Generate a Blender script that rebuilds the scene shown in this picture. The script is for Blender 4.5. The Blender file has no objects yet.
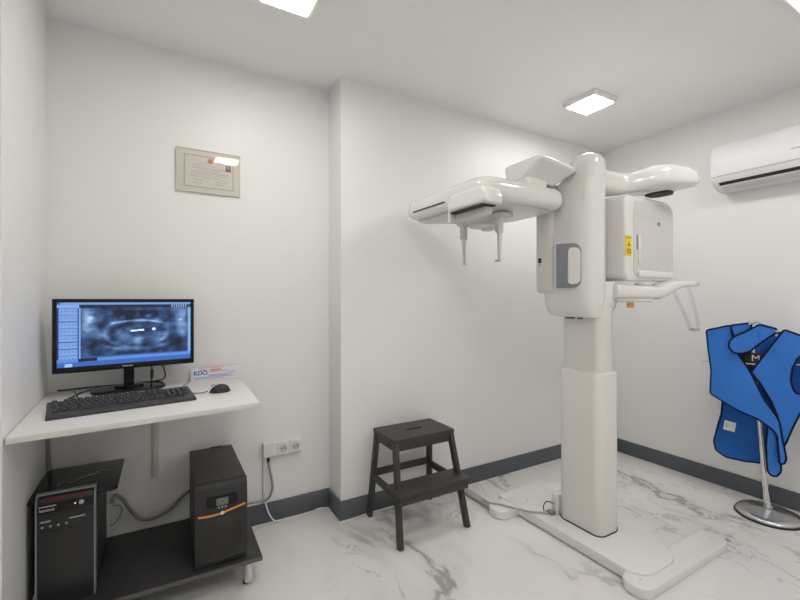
import bpy, bmesh, math, random
from mathutils import Vector, Matrix, noise
S=bpy.context.scene; C=S.collection
PI=math.pi
# ---------------------------------------------------------------- camera
YAW=math.radians(29.9); FPX=411.0; EYE=1.3
cam=bpy.data.cameras.new('camera'); co=bpy.data.objects.new('camera',cam); C.objects.link(co)
cam.sensor_width=36; cam.lens=36*FPX/800; cam.clip_start=.02
co.location=(0,0,EYE); co.rotation_euler=(PI/2,0,-YAW); S.camera=co
FW=Vector((math.sin(YAW),math.cos(YAW),0)); RT=Vector((math.cos(YAW),-math.sin(YAW),0))
def ray(u,v): return FW+RT*((u-400)/FPX)+Vector((0,0,(300-v)/FPX))
# ---------------------------------------------------------------- materials
def mat(name,col,rough=.5,metal=0,coat=0,spec=.5,emit=None,es=1,bump=0,bscale=200,trans=0,alpha=1,var=0,vscale=8,ior=1.45,coatr=.05):
    m=bpy.data.materials.new(name); m.use_nodes=True; nt=m.node_tree; b=nt.nodes['Principled BSDF']
    b.inputs['Base Color'].default_value=(*col,1); b.inputs['Roughness'].default_value=rough
    b.inputs['Metallic'].default_value=metal; b.inputs['Coat Weight'].default_value=coat; b.inputs['Coat Roughness'].default_value=coatr
    b.inputs['Specular IOR Level'].default_value=spec; b.inputs['IOR'].default_value=ior
    b.inputs['Transmission Weight'].default_value=trans; b.inputs['Alpha'].default_value=alpha
    if emit: b.inputs['Emission Color'].default_value=(*emit,1); b.inputs['Emission Strength'].default_value=es
    tc=nt.nodes.new('ShaderNodeTexCoord')
    if bump:
        n=nt.nodes.new('ShaderNodeTexNoise'); n.inputs['Scale'].default_value=bscale; n.inputs['Detail'].default_value=4
        bp=nt.nodes.new('ShaderNodeBump'); bp.inputs['Strength'].default_value=bump; bp.inputs['Distance'].default_value=.002
        nt.links.new(tc.outputs['Object'],n.inputs['Vector']); nt.links.new(n.outputs['Fac'],bp.inputs['Height']); nt.links.new(bp.outputs['Normal'],b.inputs['Normal'])
    if var:
        n=nt.nodes.new('ShaderNodeTexNoise'); n.inputs['Scale'].default_value=vscale; n.inputs['Detail'].default_value=5
        mx=nt.nodes.new('ShaderNodeMix'); mx.data_type='RGBA'
        mx.inputs[6].default_value=(*[c*(1-var) for c in col],1); mx.inputs[7].default_value=(*[min(1,c*(1+var)) for c in col],1)
        nt.links.new(tc.outputs['Object'],n.inputs['Vector']); nt.links.new(n.outputs['Fac'],mx.inputs[0]); nt.links.new(mx.outputs[2],b.inputs['Base Color'])
    return m
def painted(name,emit=0,rough=.5,spec=.5):
    m=bpy.data.materials.new(name); m.use_nodes=True; nt=m.node_tree; b=nt.nodes['Principled BSDF']
    a=nt.nodes.new('ShaderNodeVertexColor'); a.layer_name='print'
    b.inputs['Roughness'].default_value=rough; b.inputs['Specular IOR Level'].default_value=spec
    if emit:
        b.inputs['Base Color'].default_value=(.01,.01,.012,1)
        nt.links.new(a.outputs['Color'],b.inputs['Emission Color']); b.inputs['Emission Strength'].default_value=emit
    else: nt.links.new(a.outputs['Color'],b.inputs['Base Color'])
    return m
M={}
M['wall']=mat('wall_paint',(.89,.885,.878),.42,bump=.10,bscale=90,var=.012,vscale=3)
M['ceil']=mat('ceiling_paint',(.93,.925,.92),.6,bump=.08,bscale=90,var=.01,vscale=3)
M['base']=mat('baseboard_grey',(.105,.115,.13),.42,var=.06,vscale=20)
M['white']=mat('machine_white',(.84,.83,.80),.18,coat=.8,coatr=.06)
M['column']=mat('column_white',(.80,.775,.735),.32,coat=.2)
M['rod']=mat('satin_plastic',(.74,.73,.70),.35)
M['greyplastic']=mat('grey_plastic',(.25,.265,.28),.4)
M['innergrey']=mat('inner_grey',(.68,.67,.645),.3,coat=.3)  # pale grey of the inset panels, seam and tray
M['slot']=mat('slot_dark',(.03,.028,.025),.6)
M['clear']=None
M['yellow']=mat('warning_yellow',(.85,.66,.03),.5)
M['orange']=mat('orange_plastic',(.85,.34,.05),.4)
M['amber']=mat('amber_plastic',(.78,.42,.10),.4)
M['black']=mat('black_plastic',(.026,.026,.027),.38,var=.1,vscale=60)
M['gloss']=mat('black_gloss',(.009,.009,.010),.12,spec=.35)
M['legend']=mat('key_legend',(.34,.34,.34),.5)
M['bodyblack']=mat('black_steel',(.042,.039,.037),.5,bump=.2,bscale=500)
M['upsblack']=mat('dark_grey_steel',(.060,.056,.053),.5,bump=.2,bscale=400)
M['key']=mat('keyboard_black',(.028,.028,.029),.5)
M['keyrim']=mat('keyboard_case',(.050,.050,.051),.45)
M['shelf']=mat('shelf_black',(.045,.044,.046),.45,var=.12,vscale=25)
M['shelfedge']=mat('shelf_edge',(.12,.115,.11),.5)
M['stool']=mat('stool_dark',(.050,.045,.039),.5,var=.25,vscale=30,bump=.15,bscale=60)
M['chrome']=mat('chrome',(.72,.72,.72),.12,metal=1)
M['steel']=mat('satin_steel',(.62,.62,.62),.28,metal=1)
M['desk']=mat('desk_white',(.84,.83,.80),.33,coat=.1)
M['deskedge']=mat('desk_edge',(.74,.72,.67),.45)
M['bracket']=mat('bracket_white',(.72,.70,.66),.4)
M['socket']=mat('socket_white',(.82,.81,.78),.35)
M['sockdark']=mat('socket_recess',(.60,.59,.57),.5)
M['cablewhite']=mat('cable_white',(.82,.81,.79),.45)
M['cablegrey']=mat('cable_grey',(.30,.29,.28),.5)
M['hose']=mat('hose_grey',(.27,.26,.245),.55)
M['strap']=mat('strap_grey',(.34,.33,.32),.4)
M['cableblack']=mat('cable_black',(.015,.015,.015),.4)
M['duct']=mat('duct_grey',(.42,.41,.385),.45)
M['blue']=mat('vest_blue',(.042,.205,.68),.62,bump=.35,bscale=260,var=.08,vscale=9,spec=.3)
M['blueback']=mat('vest_lining_blue',(.022,.125,.46),.7,bump=.35,bscale=260,spec=.2)
M['navy']=mat('vest_piping_navy',(.008,.012,.05),.7,spec=.2)
M['tagwhite']=mat('tag_white',(.75,.76,.76),.6)
M['ac']=mat('ac_white',(.86,.87,.89),.42,coat=.08)
M['acunder']=mat('ac_louver',(.70,.70,.69),.4)
M['lampframe']=mat('lamp_frame',(.86,.86,.86),.45)
M['lamp']=mat('lamp_diffuser',(.9,.9,.9),.4,emit=(1,.972,.930),es=48)
M['cream']=mat('certificate_mount',(.78,.74,.65),.5,spec=.2)
def thin_glass(name,tint,rough,base):
    m=bpy.data.materials.new(name); m.use_nodes=True; nt=m.node_tree; N=nt.nodes; N.remove(N['Principled BSDF'])
    o=N['Material Output']; tr=N.new('ShaderNodeBsdfTransparent'); tr.inputs[0].default_value=(*tint,1)
    g=N.new('ShaderNodeBsdfGlossy'); g.inputs['Roughness'].default_value=rough
    fr=N.new('ShaderNodeFresnel'); fr.inputs[0].default_value=1.45; ad=N.new('ShaderNodeMath'); ad.operation='ADD'; ad.inputs[1].default_value=base
    mx=N.new('ShaderNodeMixShader'); L=nt.links.new
    ge=N.new('ShaderNodeNewGeometry'); iv=N.new('ShaderNodeMath'); iv.operation='SUBTRACT'; iv.inputs[0].default_value=1; L(ge.outputs['Backfacing'],iv.inputs[1])
    mu=N.new('ShaderNodeMath'); mu.operation='MULTIPLY'; L(fr.outputs[0],mu.inputs[0]); L(iv.outputs[0],mu.inputs[1]); L(mu.outputs[0],ad.inputs[0]); L(ad.outputs[0],mx.inputs[0]); L(tr.outputs[0],mx.inputs[1]); L(g.outputs[0],mx.inputs[2]); L(mx.outputs[0],o.inputs[0]); return m
M['glass']=thin_glass('frame_glass',(.98,.98,.98),.03,0)
M['silver']=mat('silver_plastic',(.50,.50,.50),.3,metal=.6)
M['red']=mat('dark_red',(.11,.018,.024),.4)
M['led']=mat('led_green',(.2,.5,.05),.4,emit=(.7,1,.1),es=1.2)
M['lcd']=mat('lcd_grey',(.16,.19,.18),.15)
M['cardboard']=mat('box_card',(.80,.80,.84),.45)
M['inkblue']=mat('ink_blue',(.05,.16,.55),.5)
M['inkpale']=mat('ink_pale_violet',(.42,.42,.66),.5)
M['inkred']=mat('ink_red',(.80,.22,.16),.5)
M['inkgrey']=mat('ink_grey',(.30,.30,.33),.5)
M['lettersilver']=mat('letter_silver',(.75,.75,.75),.35)
M['paint']=painted('certificate_print',0,.6,.1)
M['screen']=painted('screen_picture',1.0,.15)
def marble():
    m=bpy.data.materials.new('marble_tile'); m.use_nodes=True; nt=m.node_tree; b=nt.nodes['Principled BSDF']; N=nt.nodes.new; L=nt.links.new
    tc=N('ShaderNodeTexCoord')
    def nz(scale,det,dist,off,rough=.55):
        mp=N('ShaderNodeMapping'); mp.inputs['Location'].default_value=off; mp.inputs['Rotation'].default_value=(0,0,.6); mp.inputs['Scale'].default_value=(1,.55,1)
        n=N('ShaderNodeTexNoise'); n.inputs['Scale'].default_value=scale; n.inputs['Detail'].default_value=det; n.inputs['Distortion'].default_value=dist; n.inputs['Roughness'].default_value=rough
        L(tc.outputs['Object'],mp.inputs['Vector']); L(mp.outputs['Vector'],n.inputs['Vector']); return n.outputs['Fac']
    def mth(op,a,bv=None):
        x=N('ShaderNodeMath'); x.operation=op
        for i,q in enumerate((a,bv)):
            if q is None: continue
            if isinstance(q,(int,float)): x.inputs[i].default_value=q
            else: L(q,x.inputs[i])
        return x.outputs[0]
    def mr(v,a,bb,c=0,d=1):
        x=N('ShaderNodeMapRange'); x.interpolation_type='SMOOTHSTEP'
        L(v,x.inputs[0]); x.inputs[1].default_value=a; x.inputs[2].default_value=bb; x.inputs[3].default_value=c; x.inputs[4].default_value=d; return x.outputs[0]
    def vein(scale,w,off,dist,mask):
        f=nz(scale,8,dist,off); a=mth('ABSOLUTE',mth('SUBTRACT',f,.5)); v=mr(a,0,w,1,0)
        mk=mr(nz(mask[0],3,.3,mask[1]),mask[2],mask[3]); return mth('MULTIPLY',v,mk)
    v1=vein(1.5,.030,(3.1,1.2,0),.9,(1.3,(2.2,7.1,0),.42,.57))
    v2=vein(3.4,.020,(9.3,4.4,0),1.2,(1.8,(1.7,5.0,0),.46,.61))
    halo=vein(1.5,.11,(3.1,1.2,0),.9,(1.3,(2.2,7.1,0),.42,.60))
    cloud=mr(nz(1.1,4,.4,(5,5,0)),.45,.75)
    mx=N('ShaderNodeMix'); mx.data_type='RGBA'; mx.inputs[6].default_value=(.83,.82,.80,1); mx.inputs[7].default_value=(.20,.19,.175,1)
    tot=mth('ADD',mth('ADD',mth('MULTIPLY',v1,.50),mth('MULTIPLY',v2,.38)),mth('ADD',mth('MULTIPLY',halo,.17),mth('MULTIPLY',cloud,.07)))
    L(mth('MINIMUM',tot,1.0),mx.inputs[0]); L(mx.outputs[2],b.inputs['Base Color'])
    b.inputs['Roughness'].default_value=.16; b.inputs['Specular IOR Level'].default_value=.45
    return m
M['marble']=marble()
M['clear']=thin_glass('clear_plastic',(.93,.93,.955),.08,.05)
# ---------------------------------------------------------------- object helpers
def wloc(p):
    v=Vector((0,0,0))
    while p: v+=p.location; p=p.parent
    return v
def obj(name,bm,m,parent=None,sharp=38,label=None):
    bm.normal_update()
    for f in bm.faces: f.smooth=True
    for e in bm.edges:
        if len(e.link_faces)==2:
            try:
                if e.calc_face_angle()>math.radians(sharp): e.smooth=False
            except Exception: pass
    off=wloc(parent)
    if off.length: bmesh.ops.translate(bm,verts=bm.verts,vec=-off)
    me=bpy.data.meshes.new(name); bm.to_mesh(me); bm.free()
    for x in (m if isinstance(m,(list,tuple)) else [m]): me.materials.append(M[x])
    o=bpy.data.objects.new(name,me); C.objects.link(o)
    if parent: o.parent=parent
    if label: o['label']=label
    return o
def thing(name,label,cat,loc=(0,0,0),group=None):
    o=bpy.data.objects.new(name,None); C.objects.link(o); o.location=loc; o.empty_display_size=.1
    o['label']=label; o['category']=cat
    if group: o['group']=group
    return o
def tag(o,label,cat,group=None):
    o['label']=label; o['category']=cat
    if group: o['group']=group
    return o
def struct(name,bm,m,parent=None):
    o=obj(name,bm,m,parent)
    if not parent: o['kind']='structure'
    return o
def B(): return bmesh.new()
def merge(dst,src,mtx=None,mi=0):
    if mtx is not None: bmesh.ops.transform(src,matrix=mtx,verts=src.verts)
    me=bpy.data.meshes.new('t'); src.to_mesh(me); src.free()
    n=len(dst.faces); dst.from_mesh(me); bpy.data.meshes.remove(me)
    dst.faces.ensure_lookup_table()
    for f in dst.faces[n:]: f.material_index=mi
    return dst
def box(bm,a,b,bev=0,seg=2,mtx=None,mi=0):
    t=B(); bmesh.ops.create_cube(t,size=1)
    a=Vector(a); b=Vector(b); s=b-a; c=(a+b)/2
    for v in t.verts: v.co=Vector((v.co.x*s.x,v.co.y*s.y,v.co.z*s.z))+c
    if bev: bmesh.ops.bevel(t,geom=t.edges[:],offset=bev,segments=seg,affect='EDGES',profile=.5,clamp_overlap=True)
    return merge(bm,t,mtx,mi)
def loft(bm,rings,cap=True,mtx=None,mi=0,closed=False):
    t=B(); R=[[t.verts.new(p) for p in r] for r in rings]; n=len(R[0])
    for i in range(len(R)-(0 if closed else 1)):
        A=R[i]; Bq=R[(i+1)%len(R)]
        for k in range(n): t.faces.new((A[k],A[(k+1)%n],Bq[(k+1)%n],Bq[k]))
    if cap and not closed:
        t.faces.new(R[0][::-1]); t.faces.new(R[-1])
    bmesh.ops.recalc_face_normals(t,faces=t.faces)
    return merge(bm,t,mtx,mi)
def selip(cx,cy,rx,ry,z,n=4,N=56):
    r=[]
    for k in range(N):
        a=2*PI*k/N; c=math.cos(a); s=math.sin(a)
        r.append(Vector((cx+rx*math.copysign(abs(c)**(2/n),c),cy+ry*math.copysign(abs(s)**(2/n),s),z)))
    return r
def rrect(x0,x1,y0,y1,r,z,seg=7):
    """rounded rectangle ring; r may be one radius or four (x1y1,x0y1,x0y0,x1y0)"""
    if not isinstance(r,(tuple,list)): r=(r,)*4
    P=[]
    for (cx,cy,sx,sy,a0),q in zip(((x1,y1,-1,-1,0),(x0,y1,1,-1,PI/2),(x0,y0,1,1,PI),(x1,y0,-1,1,1.5*PI)),r):
        for k in range(seg+1):
            a=a0+PI/2*k/seg; P.append(Vector((cx+sx*q+q*math.cos(a),cy+sy*q+q*math.sin(a),z)))
    return P
def slab(bm,x0,x1,y0,y1,z0,z1,r,e=.01,seg=7,es=4,mi=0,mtx=None,eb=None):
    """rounded-rect prism with rounded top and bottom rims"""
    rr=r if isinstance(r,(tuple,list)) else (r,)*4
    eb=e if eb is None else eb
    rings=[]
    def ring(i,z):
        return rrect(x0+i,x1-i,y0+i,y1-i,tuple(max(q-i,.0005) for q in rr),z,seg)
    if eb>0:
        for k in range(es+1):
            a=PI/2*k/es; rings.append(ring(eb*(1-math.sin(a)),z0+eb*(1-math.cos(a))))
    else: rings.append(ring(0,z0))
    if e>0:
        for k in range(es+1):
            a=PI/2*k/es; rings.append(ring(e*(1-math.cos(a)),z1-e*(1-math.sin(a))))
    else: rings.append(ring(0,z1))
    return loft(bm,rings,mi=mi,mtx=mtx)
def lathe(bm,prof,c=(0,0,0),N=36,mtx=None,mi=0,cap=True):
    rings=[[Vector((c[0]+r*math.cos(2*PI*k/N),c[1]+r*math.sin(2*PI*k/N),c[2]+z)) for k in range(N)] for r,z in prof]
    return loft(bm,rings,mtx=mtx,mi=mi,cap=cap)
def spline(P,n=8):
    P=[Vector(p) for p in P]; Q=[P[0]*2-P[1]]+P+[P[-1]*2-P[-2]]; out=[]
    for i in range(1,len(Q)-2):
        for k in range(n):
            t=k/n; a,b,c,d=Q[i-1:i+3]
            out.append(.5*((2*b)+(c-a)*t+(2*a-5*b+4*c-d)*t*t+(3*b-a-3*c+d)*t**3))
    out.append(P[-1]); return out
def tube(bm,P,r,n=10,smooth=8,mi=0,closed=False,flat=1.0):
    P=spline(P,smooth) if smooth else [Vector(p) for p in P]
    rings=[]; up=Vector((0,0,1)); prev=None
    for i,p in enumerate(P):
        if closed: d=(P[(i+1)%len(P)]-P[i-1])
        else: d=(P[min(i+1,len(P)-1)]-P[max(i-1,0)])
        if d.length<1e-9: d=Vector((0,0,1))
        d.normalize()
        if prev is None:
            a=up if abs(d.z)<.9 else Vector((1,0,0)); x=d.cross(a).normalized()
        else:
            x=(prev-d*prev.dot(d)); 
            x=x.normalized() if x.length>1e-6 else d.orthogonal().normalized()
        prev=x; y=d.cross(x); rad=r(i/(len(P)-1)) if callable(r) else r
        rings.append([p+x*rad*math.cos(2*PI*k/n)+y*rad*flat*math.sin(2*PI*k/n) for k in range(n)])
    return loft(bm,rings,closed=closed,mi=mi)
def bar(bm,a,b,w,d,ax=Vector((1,0,0)),bev=.003,mi=0):
    """rectangular bar from a to b; w along ax, d across"""
    a=Vector(a); b=Vector(b); z=(b-a); L=z.length; z.normalize(); x=(ax-z*ax.dot(z)).normalized(); y=z.cross(x)
    m=Matrix((x,y,z)).transposed().to_4x4(); m.translation=a
    return box(bm,(-w/2,-d/2,0),(w/2,d/2,L),bev,2,m,mi)
def prism(bm,pts,z0,z1,bev=0,mtx=None,mi=0,seg=2):
    t=B(); vs=[t.verts.new((p[0],p[1],z0)) for p in pts]; f=t.faces.new(vs)
    r=bmesh.ops.extrude_face_region(t,geom=[f]); bmesh.ops.translate(t,verts=[v for v in r['geom'] if isinstance(v,bmesh.types.BMVert)],vec=(0,0,z1-z0))
    bmesh.ops.recalc_face_normals(t,faces=t.faces)
    if bev: bmesh.ops.bevel(t,geom=t.edges[:],offset=bev,segments=seg,affect='EDGES',profile=.5,clamp_overlap=True)
    return merge(bm,t,mtx,mi)
def frame_mtx(o,x,y):
    """local x,y,z(=x cross y) axes at o"""
    x=Vector(x).normalized(); y=Vector(y); y=(y-x*y.dot(x)).normalized(); z=x.cross(y)
    m=Matrix((x,y,z)).transposed().to_4x4(); m.translation=Vector(o); return m
def text_bm(s,size,depth=.0006,fat=0):
    cu=bpy.data.curves.new('t','FONT'); cu.body=s; cu.size=size; cu.extrude=depth; cu.offset=fat; cu.align_x='LEFT'
    o=bpy.data.objects.new('t',cu); C.objects.link(o)
    dg=bpy.context.evaluated_depsgraph_get(); me=bpy.data.meshes.new_from_object(o.evaluated_get(dg))
    bm=B(); bm.from_mesh(me); bpy.data.objects.remove(o); bpy.data.curves.remove(cu); bpy.data.meshes.remove(me); return bm
def picture(name,parent,mtx,w,h,nx,ny,fn,m,label=None):
    bm=B(); cl=bm.loops.layers.float_color.new('print')
    V=[[bm.verts.new(mtx@Vector((w*i/nx,h*j/ny,0))) for i in range(nx+1)] for j in range(ny+1)]
    for j in range(ny):
        for i in range(nx):
            f=bm.faces.new((V[j][i],V[j][i+1],V[j+1][i+1],V[j+1][i])); c=fn((i+.5)/nx,(j+.5)/ny)
            for l in f.loops: l[cl]=(*c,1)
    return obj(name,bm,m,parent,label=label)
# ================================================================ SETTING
H=2.615; XR=3.39; YB=2.28; YL=2.48; XJ=.908
bm=B(); box(bm,(-1.0,-1.7,-.1),(XR+.12,YL+.12,0)); struct('floor',bm,'marble')
bm=B(); box(bm,(-1.0,-1.7,H),(XR+.12,YL+.12,H+.1)); struct('ceiling',bm,'ceil')
bm=B(); prism(bm,[(-.6,YL),(XJ,YL),(XJ,YB),(XR,YB),(XR,YL+.12),(-.6,YL+.12)],0,H); struct('wall_back',bm,'wall')
bm=B(); box(bm,(XR,-1.7,0),(XR+.12,YB,H)); struct('wall_right',bm,'wall')
bm=B(); prism(bm,[(-.469,YL),(-.431,1.70),(-.86,1.70),(-.86,-1.6),(-1.0,-1.6),(-1.0,YL)],0,H); struct('wall_left',bm,'wall')
bm=B(); box(bm,(-.86,-1.7,0),(XR,-1.6,H)); struct('wall_front',bm,'wall')
BH=.112; BT=.012
bm=B()
prism(bm,[(-.468,YL),(-.468,YL-BT),(XJ-BT,YL-BT),(XJ-BT,YB-BT),(XR-BT,YB-BT),(XR-BT,YB),(XJ,YB),(XJ,YL)],0,BH,.0015); struct('baseboard_back',bm,'base')
bm=B(); box(bm,(XR-BT,-1.6,0),(XR,YB-BT,BH),.0015); struct('baseboard_right',bm,'base')
# ================================================================ LIGHTS
spots=[(-.35,-.6,'unseen square fill light added over the rear left corner of the room'),  # added behind the camera to even out the room brightness
       (2.41,-.6,'unseen square fill light added over the rear right corner of the room'),  # likewise an added fill, never in view
       (.46,1.72,'square white ceiling light cut by the top edge, left of the photo centre'),
       (2.43,1.72,'square white ceiling light above the dental imaging machine'),
       (2.41,.59,'square white ceiling light in the top right corner of the photo'),
       (.53,.60,'square white ceiling light seen only as glare on the framed certificate'),
       (1.45,-.6,'unseen square fill light added over the rear end of the room')]  # unseen fill, added to flatten the light on walls and ceiling
for i,(x,y,lab) in enumerate(spots):
    t=thing('ceiling_light',lab,'ceiling light',(x,y,H),'square ceiling lights')
    bm=B(); h=.118; z0=H-.034
    box(bm,(x-h,y-h,H-.012),(x+h,y+h,H),.002); 
    loft(bm,[rrect(x-h,x+h,y-h,y+h,.004,H-.012,3),rrect(x-h+.006,x+h-.006,y-h+.006,y+h-.006,.004,z0,3)]); obj('lamp_frame',bm,'lampframe',t)
    bm=B(); box(bm,(x-.099,y-.099,z0-.003),(x+.099,y+.099,z0+.002),.001); obj('diffuser',bm,'lamp',t)
# ================================================================ AIR CONDITIONER
t=thing('air_conditioner','white wall mounted air conditioner high on the right wall','air conditioner',(XR,1.0,2.06))
y0,y1=.50,1.362
def acsec(y,ins=0):
    P=[(3.39,2.335),(3.25,2.335),(3.215,2.322),(3.198,2.29),(3.192,2.22),(3.190,2.13),(3.193,2.118)]
    P2=[(3.205,2.085),(3.235,2.058),(3.28,2.040),(3.33,2.034),(3.39,2.036)]
    c=Vector((3.31,2.2)); return [Vector((3.3905 if abs(x-3.39)<1e-6 else x+(c.x-x)*ins,y,z+(c.y-z)*ins)) for x,z in P+P2]
bm=B(); loft(bm,[acsec(y0),acsec(y1-.014),acsec(y1-.006,.02),acsec(y1,.07)]); obj('housing',bm,'ac',t)
bm=B(); loft(bm,[[Vector((3.1885,y,2.123)),Vector((3.1925,y,2.1155)),Vector((3.196,y,2.1155)),Vector((3.196,y,2.123))] for y in (y0,y1-.008)]); obj('panel_seam',bm,'innergrey',t)
bm=B()
loft(bm,[[Vector((3.209,y,2.079)),Vector((3.2265,y,2.063)),Vector((3.2285,y,2.067)),Vector((3.212,y,2.083))] for y in (y0+.06,y1-.045)]); obj('air_slot',bm,'slot',t)
bm=B(); bar(bm,(3.262,y0+.06,2.0445),(3.262,y1-.05,2.0445),.05,.004,Vector((.9,0,-.35))); obj('louver',bm,'acunder',t)
bm=B(); box(bm,(3.188,y0+.2,2.185),(3.192,.948,2.1885),.0005)
obj('badge',bm,'inkgrey',t)
# ================================================================ CERTIFICATE
t=thing('certificate','framed cream certificate hanging on the back wall above the monitor','certificate',(.2165,YL,1.883))
tilt=.018
mt=frame_mtx((.057,YL-.010,1.883),(1,0,0),(0,-tilt,1)); W_,H_=.319,.229
bm=B(); box(bm,(0,0,-.008),(W_,H_,0),.0015,mtx=mt); obj('backing',bm,'cream',t)
bm=B()
for a,b in (((0,0),(W_,.004)),((0,H_-.004),(W_,H_)),((0,0),(.004,H_)),((W_-.004,0),(W_,H_))): box(bm,(a[0],a[1],0),(b[0],b[1],.004),.0008,mtx=mt)
obj('frame_edge',bm,'cream',t)
random.seed(4)
rows=[(.78,.30,.50),(.70,.16,.62),(.62,.14,.80),(.55,.30,.72),(.48,.12,.88),(.41,.12,.86),(.34,.12,.70),(.24,.15,.40),(.22,.62,.85),(.15,.18,.36),(.14,.62,.80)]
def cert(u,v):
    c=[.76,.72,.66]
    e=min(u*1.37,(1-u)*1.37,v,1-v)
    if e<.022: return (.50,.46,.40)
    if .45<u<.60 and .88<v<.97: c=[.74,.58,.50]
    if (u-.52)**2*1.9+(v-.85)**2<.0048: return (.68,.25,.16)
    if .83<u<.95 and .60<v<.80:
        if .60<v<.67: return (.22,.20,.19)
        if abs(u-.86)<.018 or abs(u-.92)<.018: return (.30,.26,.24)
        return (.58,.55,.51)
    for r,a,b in rows:
        if abs(v-r)<.014 and a<u<b and math.sin(u*97+r*50)>-.6: return (.52,.49,.48)
    n=noise.noise(Vector((u*9,v*9,1)))*.03
    return tuple(q+n for q in c)
m2=frame_mtx(mt@Vector((.036,.026,.0008)),(1,0,0),(0,-tilt,1))
picture('printed_sheet',t,m2,W_-.072,H_-.056,110,76,cert,'paint')
bm=B(); box(bm,(.004,.004,.0022),(W_-.004,H_-.004,.0034),mtx=mt); obj('glass_pane',bm,'glass',t)
# ================================================================ DESK SHELF
DZ=.87
t=thing('wall_desk','white wall mounted desk shelf carrying the monitor and keyboard','desk',(-.03,2.48,DZ))
pts=[(-.428,1.723),(.351,1.796),(.370,YL-.001),(-.467,YL-.001)]
bm=B(); prism(bm,pts,DZ-.022,DZ,.0012); obj('worktop',bm,'desk',t)
bm=B(); a=Vector((-.4275,1.7215,0)); b=Vector((.3515,1.7945,0)); bar(bm,a+Vector((0,0,DZ-.011)),b+Vector((0,0,DZ-.011)),.019,.003,Vector((0,0,1)),.0005); obj('edge_strip',bm,'deskedge',t)
bm=B()
box(bm,(-.055,YL-.009,.383),(-.022,YL-.0005,DZ-.022),.002); box(bm,(-.046,YL-.022,.39),(-.031,YL-.008,DZ-.023),.002)
box(bm,(-.055,2.06,DZ-.031),(-.022,YL-.001,DZ-.022),.002)
prism(bm,[(2.45,.68),(2.45,DZ-.031),(2.14,DZ-.031)],-.042,-.036,0,Matrix(((0,0,1,0),(1,0,0,0),(0,1,0,0),(0,0,0,1))))
obj('shelf_bracket',bm,'bracket',t)
# ================================================================ MONITOR
ML=Vector((-.415,2.27,.98)); MR=Vector((.1336,2.345,.98)); mx=(MR-ML).normalized(); MW=(MR-ML).length; MH=.325
t=thing('computer_monitor','black widescreen monitor showing a blue panoramic dental x-ray','monitor',(-.14,2.36,DZ))
mm=frame_mtx(ML,mx,(0,0,1))   # local z points toward the camera
bm=B(); box(bm,(0,0,-.022),(MW,MH,0),.005,3,mm); box(bm,(.08,.05,-.045),(MW-.08,MH-.06,-.018),.012,3,mm); obj('screen_housing',bm,'gloss',t)
bm=B(); bz=.016
for a,b in (((0,0),(MW,.026)),((0,MH-bz),(MW,MH)),((0,.02),(bz,MH-.01)),((MW-bz,.02),(MW,MH-.01))): box(bm,(a[0],a[1],-.004),(b[0],b[1],.004),.002,2,mm)
obj('bezel',bm,'gloss',t)
def fb(x,y,s,o=4): return noise.fractal(Vector((x*s,y*s,3.3)),1.0,2.0,o)
def sst(a,b,x):
    q=max(0,min(1,(x-a)/(b-a))); return q*q*(3-2*q)
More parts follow.
